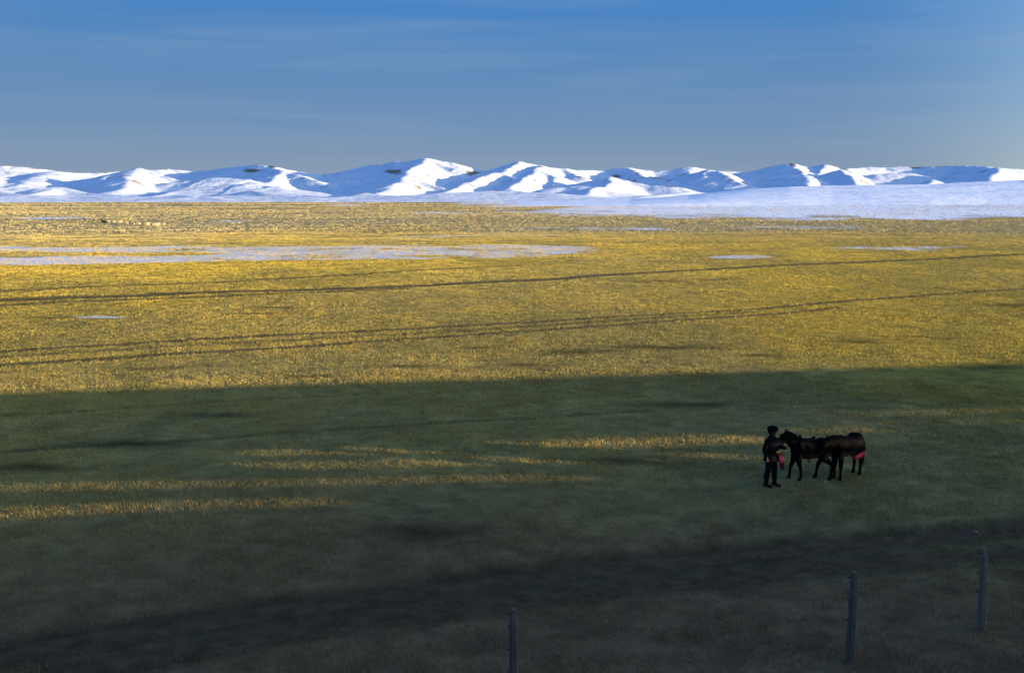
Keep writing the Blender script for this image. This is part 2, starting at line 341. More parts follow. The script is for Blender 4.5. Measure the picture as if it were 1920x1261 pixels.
# worn wheel ruts: thin sheets lying on the plain
M_rut = plain('trampled_dirt', (0.07, 0.05, 0.02), (0.16, 0.12, 0.05), 1.5, 0.95, 0.4)
M_rut_near = plain('dark_churned_dirt', (0.07, 0.036, 0.016), (0.12, 0.064, 0.03), 2.5, 0.95, 0.5)
for q, w, k, c in TR:
    if w < 0.4: continue
    w = w * 0.8
    c = c[np.hypot(c[:, 0], c[:, 1]) < 420]
    if len(c) < 4: continue
    tg = np.gradient(c, axis=0); tg /= np.linalg.norm(tg, axis=1)[:, None]; nn = np.c_[-tg[:, 1], tg[:, 0]]
    vs = []; u = np.linspace(-0.5, 0.5, 7)
    wob = 0.75 + 0.5 * fbm(np.arange(len(c)) / 6.0, np.full(len(c), w * 3), 8, 3)
    for uu in u:
        p = c + nn * (uu * w * wob)[:, None]; vs.append(np.c_[p, gz(p[:, 0], p[:, 1]) - 0.04 + 0.03 - 0.025 * abs(uu) * 2])
    vs = np.stack(vs, 1); n0 = len(c); ii, jj = np.meshgrid(np.arange(n0 - 1), np.arange(6), indexing='ij')
    fc = np.c_[(ii * 7 + jj).ravel(), (ii * 7 + jj + 1).ravel(), ((ii + 1) * 7 + jj + 1).ravel(), ((ii + 1) * 7 + jj).ravel()]
    tag(np_mesh('dirt_track', vs.reshape(-1, 3), fc[:, ::-1], M_rut_near if c[:, 1].min() < 24 else M_rut), kind='structure')

# ------------------------------------------------------------------ snow hills
def P(*pts): return np.array([at(*p) for p in pts])
RIDGES = []   # (points, slope, rounding)
def ridge(pts, slope=0.30, rnd=14, left=None): RIDGES.append((P(*pts), slope, rnd, left or slope))
ridge([(-700, 322, 3900), (-300, 318, 3900), (-100, 312, 3900), (0, 310, 3800), (60, 314, 3800), (110, 320, 3900), (155, 324, 4000), (220, 321, 4100), (305, 314, 4200), (360, 321, 4200), (420, 315, 4100), (450, 311, 4000), (500, 310, 3900),
       (545, 318, 3900), (600, 327, 4000), (640, 323, 4000), (700, 309, 3900), (735, 304, 3800), (760, 303, 3750), (800, 295, 3700), (815, 296, 3700), (850, 303, 3700), (885, 313, 3750), (910, 321, 3800), (928, 319, 3800), (960, 308, 3800), (975, 303, 3750),
       (1010, 310, 3750), (1060, 318, 3800), (1130, 319, 3900), (1175, 314, 3900), (1225, 321, 3900), (1260, 318, 3900), (1290, 312, 3900), (1330, 318, 3900), (1390, 323, 3900), (1420, 321, 3800), (1460, 312, 3700), (1483, 307, 3600),
       (1520, 313, 3650), (1540, 308, 3600), (1567, 320, 3700), (1582, 316, 3600), (1640, 313, 3800), (1710, 313, 3800), (1800, 310, 3700), (1840, 311, 3600), (1870, 312, 3450), (1920, 316, 3500), (2100, 314, 3600), (2300, 318, 3600), (2800, 322, 3600)], 0.30, 12)
ridge([(-60, 318, 3500), (-20, 335, 3100), (-30, 355, 2700)], 0.26)
ridge([(100, 320, 3800), (70, 330, 3400), (30, 345, 2900)], 0.20, 20)
ridge([(258, 315, 3300), (250, 322, 3150), (240, 335, 2950), (232, 349, 2700)], 0.36, 8, left=0.25)
ridge([(260, 315, 3300), (300, 328, 3230), (338, 342, 3150)], 0.34, 8)
ridge([(512, 311, 3900), (528, 321, 3500), (512, 333, 3200), (500, 342, 3000)], 0.40, 8, left=0.30)
ridge([(528, 322, 3500), (560, 330, 3300), (605, 345, 3100), (640, 357, 2950)], 0.32, 8)
ridge([(460, 359, 2500), (448, 369, 2300)], 0.28, 6, left=0.20); ridge([(460, 359, 2500), (500, 364, 2450), (545, 370, 2400)], 0.25, 6)
ridge([(95, 351, 2500), (60, 364, 2300)], 0.24, 8); ridge([(95, 351, 2500), (140, 357, 2450), (195, 368, 2380)], 0.22, 8)
ridge([(315, 361, 2600), (285, 368, 2400), (262, 374, 2250)], 0.24, 6, left=0.20)
ridge([(575, 366, 2350), (640, 371, 2250)], 0.18, 6)
ridge([(800, 296, 3700), (778, 312, 3400), (757, 331, 3000), (738, 347, 2700)], 0.36, 8, left=0.25)
ridge([(757, 331, 3000), (790, 340, 2950), (832, 354, 2850)], 0.30, 8)
ridge([(742, 303, 3800), (735, 316, 3550), (700, 332, 3350)], 0.34, 8)
ridge([(800, 296, 3700), (850, 314, 3550), (905, 326, 3500)], 0.36, 8)
ridge([(975, 304, 3750), (935, 322, 3300), (885, 334, 3100), (860, 347, 2900), (845, 359, 2700)], 0.36, 7, left=0.25)
ridge([(933, 322, 3300), (960, 334, 3150), (985, 348, 3000)], 0.34, 7)
ridge([(1012, 310, 3700), (1000, 320, 3350), (975, 336, 3050), (965, 350, 2850)], 0.36, 8, left=0.30)
ridge([(1005, 315, 3500), (1040, 330, 3300), (1040, 346, 3050)], 0.34, 8)
ridge([(1155, 330, 3100), (1140, 344, 2850), (1105, 364, 2500)], 0.36, 6, left=0.20)
ridge([(1155, 330, 3100), (1190, 339, 3080), (1225, 346, 3040), (1272, 347, 3000)], 0.32, 6)
ridge([(1060, 318, 3800), (1085, 328, 3500)], 0.34, 8); ridge([(1175, 314, 3900), (1215, 330, 3500), (1260, 338, 3350)], 0.32, 8)
ridge([(1332, 318, 3700), (1350, 323, 3400), (1370, 332, 3200), (1397, 342, 3100)], 0.38, 6, left=0.23)
ridge([(1332, 318, 3600), (1322, 331, 3300)], 0.36, 7)
ridge([(1483, 307, 3600), (1500, 322, 3300), (1515, 338, 3000), (1520, 350, 2800)], 0.32, 7, left=0.21)
ridge([(1540, 308, 3600), (1526, 326, 3350)], 0.40, 7)
ridge([(1576, 316, 3300), (1592, 328, 3100), (1608, 345, 2850)], 0.38, 6, left=0.28)
ridge([(1750, 336, 2800), (1738, 346, 2600)], 0.40, 5)
ridge([(1872, 312, 3200), (1862, 328, 3000), (1848, 344, 2700)], 0.38, 7, left=0.24)
ridge([(340, 339, 3050), (400, 333, 3050), (455, 337, 3000)], 0.22, 25)
ridge([(360, 352, 2700), (440, 347, 2750), (520, 350, 2700)], 0.16, 25)
ridge([(640, 340, 3200), (690, 336, 3200)], 0.25, 15)
ridge([(1060, 350, 2750), (1090, 347, 2750)], 0.2, 15)
ridge([(1640, 325, 3300), (1700, 322, 3350)], 0.25, 20)
ridge([(820, 361, 2300), (930, 359, 2350), (1045, 362, 2300)], 0.10, 10)
ridge([(2110, 317, 2450), (2010, 319, 2500), (1975, 331, 2430)], 0.30, 8)  # hill out of view, added to shade the fan's right end
ridge([(2010, 319, 2500), (1990, 340, 2200)], 0.3, 8)
ridge([(-40, 371, 2150), (60, 367, 2200), (150, 365, 2250), (230, 371, 2150)], 0.14, 12)
ridge([(330, 372, 2150), (420, 367, 2250), (520, 371, 2200), (560, 374, 2150)], 0.14, 12)
ridge([(575, 373, 2150), (660, 369, 2250), (740, 372, 2200)], 0.13, 12)
ridge([(1105, 364, 2500), (1075, 369, 2350), (1040, 374, 2200)], 0.25, 8, left=0.17)
ridge([(738, 347, 2700), (722, 360, 2500), (690, 370, 2300)], 0.25, 8, left=0.18)
ridge([(845, 359, 2700), (820, 366, 2500), (780, 373, 2250)], 0.22, 8, left=0.17)
ridge([(1300, 356, 2700), (1260, 362, 2550), (1200, 369, 2350)], 0.25, 8, left=0.15)
ridge([(-20, 357, 2300), (40, 363, 2230), (110, 375, 2120)], 0.22, 6, left=0.24)
ridge([(165, 360, 2320), (225, 366, 2230), (300, 377, 2080)], 0.22, 6, left=0.24)
ridge([(330, 364, 2250), (370, 369, 2180), (430, 377, 2080)], 0.22, 6, left=0.24)
ridge([(470, 359, 2350), (540, 367, 2230), (610, 377, 2080)], 0.22, 6, left=0.24)
ridge([(690, 362, 2320), (770, 369, 2220), (850, 378, 2080)], 0.20, 6, left=0.24)
ridge([(880, 363, 2350), (960, 368, 2270), (1040, 376, 2150)], 0.20, 6, left=0.24)
FAN = P((860, 383, 2000), (1000, 378, 2000), (1180, 374, 2000), (1290, 366, 2150), (1400, 355, 2300), (1480, 350, 2350), (1560, 348, 2400), (1640, 346, 2400), (1745, 345, 2400), (1850, 340, 2450), (1920, 338, 2450), (2200, 336, 2450), (2700, 340, 2450))
kx = np.linspace(-0.78, 0.78, 1150); yr = np.r_[np.arange(560, 1900, 20), np.arange(1900, 4300, 7.5), np.arange(4300, 5200, 50)]
KX, YY = np.meshgrid(kx, yr); XX = KX * YY
def warp(x, y, s, a): return x + (fbm(x / s, y / s, 101, 3) - 0.5) * a, y + (fbm(x / s, y / s, 131, 3) - 0.5) * a
WX, WY = warp(XX, YY, 220, 70)
def shape_(pts, slope, rnd, left, X, Y):
    bd = np.full(X.shape, 1e9); bz = np.zeros(X.shape); bs = np.zeros(X.shape)
    for a, c in zip(pts[:-1], pts[1:]):
        ab = c[:2] - a[:2]; l2 = ab @ ab; sg = 1.0 if ab[1] < 0 else -1.0
        tt = np.clip(((X - a[0]) * ab[0] + (Y - a[1]) * ab[1]) / l2, 0, 1)
        d = np.hypot(X - a[0] - tt * ab[0], Y - a[1] - tt * ab[1]); z = a[2] + tt * (c[2] - a[2])
        cr_ = sg * (ab[0] * (Y - a[1]) - ab[1] * (X - a[0])) / math.sqrt(l2)      # > 0 on the side away from the sun's left
        mk = d < bd; bd = np.where(mk, d, bd); bz = np.where(mk, z, bz); bs = np.where(mk, cr_, bs)
    w = np.clip(0.5 + 0.5 * bs / (0.5 * bd + 15), 0, 1)                              # 1 = sunny right flank, 0 = left flank
    sl = left + (slope - left) * w
    return bz - sl * (np.sqrt(bd * bd + rnd * rnd) - rnd) * (1 - 0.25 * sstep(60, 400, bd))
base = -1.2 + np.maximum(0, YY - 2000) * 0.009 + 5 * sstep(1900, 2200, YY) + (fbm(XX / 420, YY / 260, 181, 3) - 0.5) * 16 * sstep(1950, 2500, YY) + (fbm(XX / 120, YY / 42, 191, 4) - 0.5) * 9 * sstep(1850, 2020, YY) * (1 - 0.6 * sstep(2300, 2600, YY))
K = 2.5
H = base.copy()
for pts, sl, rn, lf in RIDGES:
    h = shape_(pts, sl, rn, lf, WX * 0.55 + XX * 0.45, WY * 0.55 + YY * 0.45)
    H = K * np.logaddexp(h / K, H / K)
HB = base
rel = np.clip((H - HB) / 30, 0, 1)
gul = np.abs(fbm(XX / 90, YY / 90, 201, 5) - 0.5) * 2
H = H - rel * (gul * -7 + 3) + (fbm(XX / 240, YY / 240, 221, 3) - 0.5) * 13 * np.clip((H - HB) / 22, 0, 1) * (1 - 0.6 * sstep(3500, 3700, YY))
fk = FAN[:, 0] / FAN[:, 1]; zc = np.interp(KX, fk, FAN[:, 2], left=-5); yc = np.interp(KX, fk, FAN[:, 1])
front = YY < yc; fr = np.clip((yc - YY) / 1330, 0, 2)
zf = np.where(front, zc * np.maximum(1 - fr, 0) ** 1.0 - 1.5 * sstep(0.8, 1, fr) * 1.0, zc - 0.06 * (YY - yc)) + (fbm(XX / 170, YY / 90, 261, 4) - 0.5) * 4.5 * sstep(1150, 1500, YY)
zf = np.where(front, np.maximum(zf, -1.5), zf)
H = 1.2 * np.logaddexp(zf / 1.2, H / 1.2)
H = np.where(YY < 1000, np.minimum(H, -0.8), H)
# bare grass showing on the windward crests and along the foot
gy, gx = np.gradient(H, axis=0) / np.gradient(YY, axis=0), np.gradient(H, axis=1) / np.gradient(XX, axis=1)
snowh = 0.75 - 0.16 * sstep(0.28, 0.5, np.hypot(gx, gy)) * sstep(0.5, 0.7, fbm(XX / 120, YY / 120, 301, 3))
lap = H - (np.roll(H, 5, 1) + np.roll(H, -5, 1) + np.roll(H, 4, 0) + np.roll(H, -4, 0)) / 4
snowh -= 0.22 * sstep(1.5, 4.0, lap) * sstep(0.42, 0.62, fbm(XX / 70, YY / 70, 311, 3))
hpx, hpy = proj(XX, YY, H)
for rx, ry, sx, sy in ((738, 322, 13, 3.5), (472, 320, 14, 3), (512, 312, 10, 1.5), (890, 324, 8, 2), (1155, 330, 6, 2), (1486, 309, 5, 2.5), (1715, 314, 10, 1.5), (85, 316, 22, 1.5)):
    snowh -= 0.55 * np.exp(-((hpx - rx) / sx) ** 2 - ((hpy - ry) / sy) ** 2) * (YY > 2900)
lit_snow = np.clip(sstep(-1, 1.5, zf - HB) * sstep(0.5, 0.9, 1 - np.clip(H - zf - 1, 0, 2)) * front, 0, 1)  # fan's paler snow colour stands in for stronger sun on it
V = np.c_[XX.ravel(), YY.ravel(), H.ravel()]; nr, na = XX.shape
i, j = np.meshgrid(np.arange(nr - 1), np.arange(na - 1), indexing='ij')
Fc = np.c_[(i * na + j).ravel(), (i * na + j + 1).ravel(), ((i + 1) * na + j + 1).ravel(), ((i + 1) * na + j).ravel()]
tag(np_mesh('snow_hills', V, Fc, M_snow, True, {'snow': ('FLOAT', snowh.ravel()), 'lit_snow': ('FLOAT', lit_snow.ravel())}), kind='structure')

# ------------------------------------------------------------------ grass tufts
def tufts(n, d0, d1, nb, hgt, rad, wmin, seed, p_keep=None):
    rg = np.random.default_rng(seed)
    d = rg.uniform(d0, d1, n); th = rg.uniform(-0.60, 0.60, n); x = d * np.sin(th); y = d * np.cos(th)
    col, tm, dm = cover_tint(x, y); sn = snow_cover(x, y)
    keep = rg.random(n) > np.clip(tm * 0.93, 0, 1)
    sp = fbm(x * 0.09 * 0.9 + 2, y * 0.09 * 0.9, 401, 5)
    keep &= rg.random(n) > np.clip((sn - 0.30) * 1.1, 0, 0.8)
    keep &= rg.random(n) > 0.3 * (1 - sstep(0.35, 0.55, fbm(x / 2.2, y / 2.2, 88, 3)))
    x, y, d, col, tm, dm = x[keep], y[keep], d[keep], col[keep], tm[keep], dm[keep]; n = len(x)
    hs_ = hgt * (0.55 + 0.9 * fbm(x / 3, y / 3, 91, 3)) * (1 - 0.6 * tm) * (1 - 0.4 * dm)
    z = gz(x, y)
    bx = x[:, None] + rg.normal(0, rad, (n, nb)); by = y[:, None] + rg.normal(0, rad, (n, nb))
    bh = hs_[:, None] * rg.uniform(0.5, 1.3, (n, nb)); bw = np.maximum(wmin, d[:, None] * 0.00029) * rg.uniform(0.6, 1.4, (n, nb))
    yaw = rg.uniform(0, math.pi, (n, nb)); ln = rg.normal(0, 0.35, (n, nb, 2)) + np.array([-0.2, 0.05])
    dx, dy = np.cos(yaw) * bw, np.sin(yaw) * bw; zz = np.broadcast_to(z[:, None] - 0.02, (n, nb))
    v0 = np.stack([bx - dx, by - dy, zz], -1); v1 = np.stack([bx + dx, by + dy, zz], -1)
    v2 = np.stack([bx + ln[..., 0] * bh, by + ln[..., 1] * bh, zz + bh], -1)
    V = np.stack([v0, v1, v2], 2).reshape(-1, 3)
    br = rg.uniform(0.82, 1.14, (n, nb, 1)); hue = rg.normal(0, 0.05, (n, nb, 3))
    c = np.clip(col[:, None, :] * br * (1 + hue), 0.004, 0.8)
    c = np.repeat(c.reshape(-1, 1, 3), 3, axis=1).reshape(-1, 3)
    return V, np.c_[c, np.ones(len(c))]
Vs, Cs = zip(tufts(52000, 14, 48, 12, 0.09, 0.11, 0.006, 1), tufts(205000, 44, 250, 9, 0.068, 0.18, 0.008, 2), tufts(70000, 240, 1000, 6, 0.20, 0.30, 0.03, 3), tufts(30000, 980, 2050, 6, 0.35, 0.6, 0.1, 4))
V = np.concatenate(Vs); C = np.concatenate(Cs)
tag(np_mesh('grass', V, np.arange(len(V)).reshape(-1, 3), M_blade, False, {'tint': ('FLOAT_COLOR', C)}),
    'short dry golden grass covering the steppe', 'grass', kind='stuff')

# ------------------------------------------------------------------ railway behind the camera, whose train throws the long shadow
e0, e1 = gp(0, 738), gp(1920, 684); TD = (e1 - e0)[:2]; TD /= np.linalg.norm(TD); TN = np.array([-TD[1], TD[0]])
TROT = math.atan2(TD[1], TD[0]); PHI = R(SUN_AZ) - TROT
tanp, drop = math.tan(PHI), math.tan(R(SUN_EL)) / math.cos(PHI)
NW = -0.45                                           # near wall of the train, metres behind the lens
def to_wall(px, py):
    g_ = gp(px, py); n_ = TN @ g_[:2]; u_ = TD @ g_[:2]
    return u_ + (n_ - NW) * tanp, (n_ - NW) * drop
nE = TN @ gp(960, 711)[:2]; ROOF = (nE + 1.95) * drop
SLOTS = [  # openings through the near wall, by the strips of sunlight they throw: (x, top y, bottom y)
    [(430, 848, 853), (700, 840, 848), (960, 829, 842), (1200, 819, 835), (1425, 811, 829)],
    [(1440, 808, 812), (1640, 801, 808)],
    [(450, 871, 878), (700, 864, 872), (960, 857, 867), (1150, 854, 862), (1400, 848, 857)],
    [(-120, 910, 919), (0, 910, 916), (450, 901, 907), (640, 898, 904), (830, 893, 900), (1060, 890, 896)],
    [(-120, 958, 978), (0, 956, 966), (110, 949, 958), (300, 941, 949), (590, 934, 939)],
    [(1500, 777, 779), (1740, 770, 775), (1990, 764, 769)],
    [(1510, 795, 797), (1640, 792, 795), (1930, 785, 788)],
]
SL = [[(*to_wall(x, (a + b) / 2), to_wall(x, a)[1], to_wall(x, b)[1]) for x, a, b in s] for s in SLOTS]   # (u, z, ztop, zbot)
def slots_at(u):
    out = []
    for s in SL:
        us = [q[0] for q in s]
        if us[0] <= u <= us[-1]:
            out.append((np.interp(u, us, [q[3] for q in s]), np.interp(u, us, [q[2] for q in s])))
    return sorted(out)
emb_top, RAIL = 4.8, 5.0
rail_root = (0, 0, 0)
def tloc(bm):   # build in train axes (u, n, z), turned as one
    bmesh.ops.transform(bm, matrix=Matrix.Rotation(TROT, 4, 'Z'), verts=bm.verts); return bm
bm = bmesh.new()
sec = [(-16, -0.3), (-6.2, emb_top), (2.3, emb_top), (11.5, -0.3)]
vv = [[bm.verts.new((u, n, z)) for n, z in sec] for u in (-260, 260)]
for k in range(3): bm.faces.new((vv[0][k], vv[0][k + 1], vv[1][k + 1], vv[1][k]))
tag(bm_obj('railway_embankment', tloc(bm), M_ballast), kind='structure')
bm = bmesh.new()
for n in (-2.7, -1.15): box(bm, -250, 250, n - 0.035, n + 0.035, emb_top + 0.12, RAIL)
for k in range(-200, 200): box(bm, k * 0.62 - 0.12, k * 0.62 + 0.12, -3.2, -0.65, emb_top + 0.002, emb_top + 0.118)
tag(bm_obj('railway_track', tloc(bm), M_steel), kind='structure')
FAR = -3.4
for ci in range(-2, 6):
    u0 = -10.0 + ci * 25.0; u1 = u0 + 24.4
    root = empty('railway_coach', (0, 0, 0)); tag(root, 'long green railway coach standing on the embankment behind the viewpoint', 'railway coach', 'coaches of the train')
    bm = bmesh.new()                                      # roof, bowed
    prof = [(NW + 0.02, ROOF - 0.75), (NW - 0.25, ROOF - 0.3), (-1.3, ROOF - 0.04), (-1.95, ROOF), (-2.6, ROOF - 0.04), (FAR + 0.25, ROOF - 0.3), (FAR - 0.02, ROOF - 0.75)]
    a = [bm.verts.new((u0, n, z)) for n, z in prof]; c = [bm.verts.new((u1 + 0.6, n, z)) for n, z in prof]
    for k in range(6): bm.faces.new((a[k], a[k + 1], c[k + 1], c[k]))
    bm_obj('roof', tloc(bm), M_coach, root)
    bm = bmesh.new()                                      # near wall with its slots, laid up cell by cell
    z0, z1 = RAIL + 0.05, ROOF - 0.7; du = 0.4; u = u0
    while u < u1 + 0.6 - 1e-6:
        ue = min(u + du, u1 + 0.6); sa, sb = slots_at(u + 0.01), slots_at(ue - 0.01)
        if len(sa) != len(sb): sa = sb = slots_at((u + ue) / 2)
        lo = [(z0, z0)] + [(p[1], q[1]) for p, q in zip(sa, sb)]; hi = [(p[0], q[0]) for p, q in zip(sa, sb)] + [(z1, z1)]
        for (la, lb), (ha, hb) in zip(lo, hi):
            if ha - la < 0.01: continue
            w = [bm.verts.new(q) for q in ((u, NW, la), (ue, NW, lb), (ue, NW, hb), (u, NW, ha), (u, NW - 0.04, la), (ue, NW - 0.04, lb), (ue, NW - 0.04, hb), (u, NW - 0.04, ha))]
            for f in ((0, 1, 2, 3), (7, 6, 5, 4), (0, 4, 5, 1), (3, 2, 6, 7)): bm.faces.new([w[x] for x in f])
        u = ue
    bm_obj('side_wall', tloc(bm), M_coach, root)
    bm = bmesh.new()
    box(bm, u0, u1, FAR, FAR + 0.05, ROOF - 1.2, ROOF - 0.72); box(bm, u0, u1, FAR, FAR + 0.05, RAIL + 0.35, RAIL + 0.6)
    for q in np.arange(u0, u1 + 0.1, 6.1): box(bm, q, q + 0.07, FAR + 0.002, FAR + 0.048, RAIL + 0.6, ROOF - 1.2)
    bm_obj('side_wall', tloc(bm), M_coach, root)
    bm = bmesh.new(); box(bm, u0, u1, FAR + 0.06, NW - 0.06, RAIL + 0.26, RAIL + 0.33); bm_obj('floor', tloc(bm), M_steel, root)
    for q in (u0 + 3.2, u0 + 5.4, u1 - 5.4, u1 - 3.2):
        for n in (-2.7, -1.15):
            bm = bmesh.new(); bmesh.ops.create_cone(bm, cap_ends=True, segments=24, radius1=0.24, radius2=0.24, depth=0.12, matrix=Matrix.Translation((q, n, RAIL + 0.245)) @ Matrix.Rotation(math.pi / 2, 4, 'X'))
            bm_obj('wheel', tloc(bm), M_steel, root)

# ------------------------------------------------------------------ fence posts beside the line
def post(px, ptop, pbot, w, mat, label, tilt=0.0):
    g_ = gp(px, pbot); zz = float(gz(np.array([g_[0]]), np.array([g_[1]]))[0]); Yd = g_[1]
    h = at(px, ptop, Yd)[2] - zz
    o = empty('fence_post', (g_[0], g_[1], zz), TROT); o.rotation_euler = (0, R(tilt), TROT)
    bm = bmesh.new(); n = 9
    rings = []
    for k in range(n + 1):
        z = -0.25 + (h + 0.25) * k / n; s = w * (1.0 - 0.15 * k / n) / 2 * (1 + random.uniform(-0.04, 0.04)); s2 = s if k < n else s * 0.6
        rings.append([bm.verts.new((sx * s2 + random.uniform(-.004, .004), sy * s2, z)) for sx, sy in ((-1, -.6), (-.6, -1), (.6, -1), (1, -.6), (1, .6), (.6, 1), (-.6, 1), (-1, .6))])
    for a, c in zip(rings, rings[1:]):
        for k in range(8): bm.faces.new((a[k], a[(k + 1) % 8], c[(k + 1) % 8], c[k]))
    bm.faces.new(rings[-1]); bm_obj('shaft', bm, mat, o)
    for z in (0.35, 0.75, 1.15, h - 0.12):
        bm = bmesh.new(); box(bm, -w * 0.56, w * 0.56, w * 0.44, w * 0.62, z - 0.012, z + 0.012); bm_obj('wire_clip', bm, M_steel, o)
    tag(o, label, 'fence post', 'fence posts along the railway')
post(1840, 1026, 1180, 0.14, M_postc, 'pale grey concrete fence post at the right edge of the shaded foreground', -2.0)
post(1594, 1072, 1240, 0.14, M_postw, 'dark wooden fence post between the pale post and the middle, below the horses')
post(963, 1140, 1300, 0.15, M_postw, 'dark wooden fence post cut off by the bottom edge near the middle')

# small pale stone in the rut
g_ = gp(1828, 996); bm = bmesh.new(); bmesh.ops.create_icosphere(bm, subdivisions=2, radius=0.045)
for v in bm.verts: v.co = Vector((v.co.x * 1.3 * random.uniform(.9, 1.1), v.co.y * random.uniform(.9, 1.1), v.co.z * 0.7))
o = bm_obj('stone', bm, M_stone, None, True); o.location = (g_[0], g_[1], float(gz(np.array([g_[0]]), np.array([g_[1]]))[0]) + 0.05); tag(o, 'small pale stone lying in the dark wheel rut above the pale post', 'stone')

# ------------------------------------------------------------------ horses (local +X is forward)
def horse(name, loc, rz, label, head, legs, red=False, saddle=False):
    root = empty(name, loc, rz); tag(root, label, 'horse')
    bm = bmesh.new()
    tube(bm, [(.60, 0, .98, .06, .08), (.56, 0, .98, .14, .19), (.46, 0, .97, .19, .265), (.30, 0, .955, .225, .305), (.05, 0, .915, .255, .29), (-.16, 0, .925, .25, .28), (-.36, 0, 1.005, .24, .285), (-.50, 0, 1.0, .21, .25), (-.62, 0, .97, .14, .17), (-.67, 0, .95, .05, .07)], 20)
    ell(bm, (.33, 0, 1.2), (.16, .07, .09))                                     # withers
    poll, muz, yaw = head                                                        # poll point, muzzle point
    poll = Vector(poll); muz = Vector(muz); base0 = Vector((.42, 0, 1.06))
    mid = base0.lerp(poll, .55) + Vector((0, 0, .015))
    tube(bm, [(*base0.lerp(Vector((.1, 0, .95)), .5), .16, .24), (*base0, .15, .23), (*mid, .11, .205), (*poll, .085, .14), (*(poll + (poll - mid).normalized() * .05), .04, .06)], 16)
    hd = muz - poll
    tube(bm, [(*(poll - hd * .03), .06, .07), (*(poll + hd * .12), .095, .135), (*(poll + hd * .35), .09, .13), (*(poll + hd * .65), .065, .09), (*(poll + hd * .9), .052, .062), (*(poll + hd * 1.0), .03, .035)], 14)
    d0 = hd.normalized(); sd = d0.cross(Vector((0, 0, 1))).normalized(); up = (poll - mid).normalized()
    for s in (-1, 1):
        b0 = poll + sd * (.05 * s) + Vector((0, 0, .05)); tip = b0 + Vector((-.05, 0, .16)) + sd * .025 * s
        tube(bm, [(*(b0 - Vector((0, 0, .05))), .025, .02), (*b0.lerp(tip, .35), .032, .02), (*b0.lerp(tip, .7), .022, .014), (*tip, .005, .005)], 8)
    def leg_tube(pts): tube(bm, [(*q_[:3], q_[3] * 1.22, q_[4] * 1.22) for q_ in pts], 12)
    for kind, fx, y, kn in legs:
        if kind == 'f':
            tx = .42; leg_tube([(tx, y * .8, .98, .10, .14), (tx, y, .74, .075, .10), ((tx * .45 + fx * .55), y, .47, .045, .055), (tx * .2 + fx * .8 + kn, y, .40, .045, .05), (tx * .1 + fx * .9, y, .30, .030, .034), (fx, y, .13, .029, .034), (fx + .02, y, .075, .04, .045), (fx + .035, y, .03, .048, .055), (fx + .035, y, 0, .05, .058)])
        else:
            tx = -.46; sx = fx + .02
            leg_tube([(tx, y * .75, 1.02, .13, .22), (tx + .05, y * .95, .82, .10, .17), (tx + .07, y, .66, .075, .105), ((tx + sx) / 2 - .03, y, .54, .05, .062), (sx - .07, y, .44, .043, .055), (sx - .045, y, .33, .034, .04), (fx, y, .14, .031, .036), (fx + .015, y, .075, .042, .047), (fx + .03, y, .03, .05, .057), (fx + .03, y, 0, .052, .06)])
    fuse('body', bm, M_horse, root, 0.013, 5)
    bm = bmesh.new()                                                             # mane: a ragged crest along the neck
    c0 = Vector((.36, 0, 1.25)); c1 = poll + Vector((-.02, 0, .10))
    for k in range(26):
        f = k / 25; p = c0.lerp(c1, f) + Vector((0, 0, .03 * math.sin(f * 3.1)))
        for s in (-1, 1):
            e = p + Vector((random.uniform(-.05, .03), s * random.uniform(.05, .10), -random.uniform(.06, .2)))
            tube(bm, [(*p, .02, .02), (*(p.lerp(e, .5) + Vector((0, s * .03, .03))), .018, .014), (*e, .004, .004)], 6)
    p = c1
    for k in range(5):
        e = p + d0 * random.uniform(.12, .2) + sd * random.uniform(-.05, .05) + Vector((.03, 0, .03)); tube(bm, [(*p, .02, .02), (*p.lerp(e, .5), .016, .014), (*e, .004, .004)], 6)
    bm_obj('mane', bm, M_mane, root, True)
    bm = bmesh.new()
    for k in range(16):
        oy = random.uniform(-.05, .05); ox = random.uniform(-.04, .04)
        tube(bm, [(-.66, oy * .3, 1.10, .025, .025), (-.74 + ox * .5, oy * .6, 1.02, .028, .028), (-.78 + ox, oy, .75, .03, .03), (-.76 + ox, oy * 1.3, .45, .022, .022), (-.75 + ox, oy * 1.4, .30 + random.uniform(-.05, .1), .004, .004)], 7)
    bm_obj('tail', bm, M_mane, root, True)
    for s in (-1, 1):
        bm = bmesh.new(); ell(bm, poll + hd * .3 + sd * .084 * s + Vector((0, 0, .02)), (.016, .016, .016), None, 8, 6); bm_obj('eye', bm, M_boot, root, True)
    bm = bmesh.new()                                                             # halter straps round the head
    def loop(c, axis, ra, rb, w=.012):
        ax = Vector(axis).normalized(); s_ = ax.cross(Vector((0, 0, 1))).normalized(); u_ = s_.cross(ax).normalized(); q = []
        for k in range(17):
            t_ = 2 * math.pi * k / 16; q.append((*(Vector(c) + s_ * ra * math.cos(t_) + u_ * rb * math.sin(t_)), w, w * .5))
        tube(bm, q, 6)
    loop(poll + hd * .68, hd, .070, .092); loop(poll + hd * .16, hd, .102, .143)
    for s in (-1, 1): tube(bm, [(*(poll + hd * .16 + sd * .09 * s), .011, .011), (*(poll + hd * .68 + sd * .06 * s), .011, .011)], 6)
    bm_obj('halter', bm, M_leather, root, True)
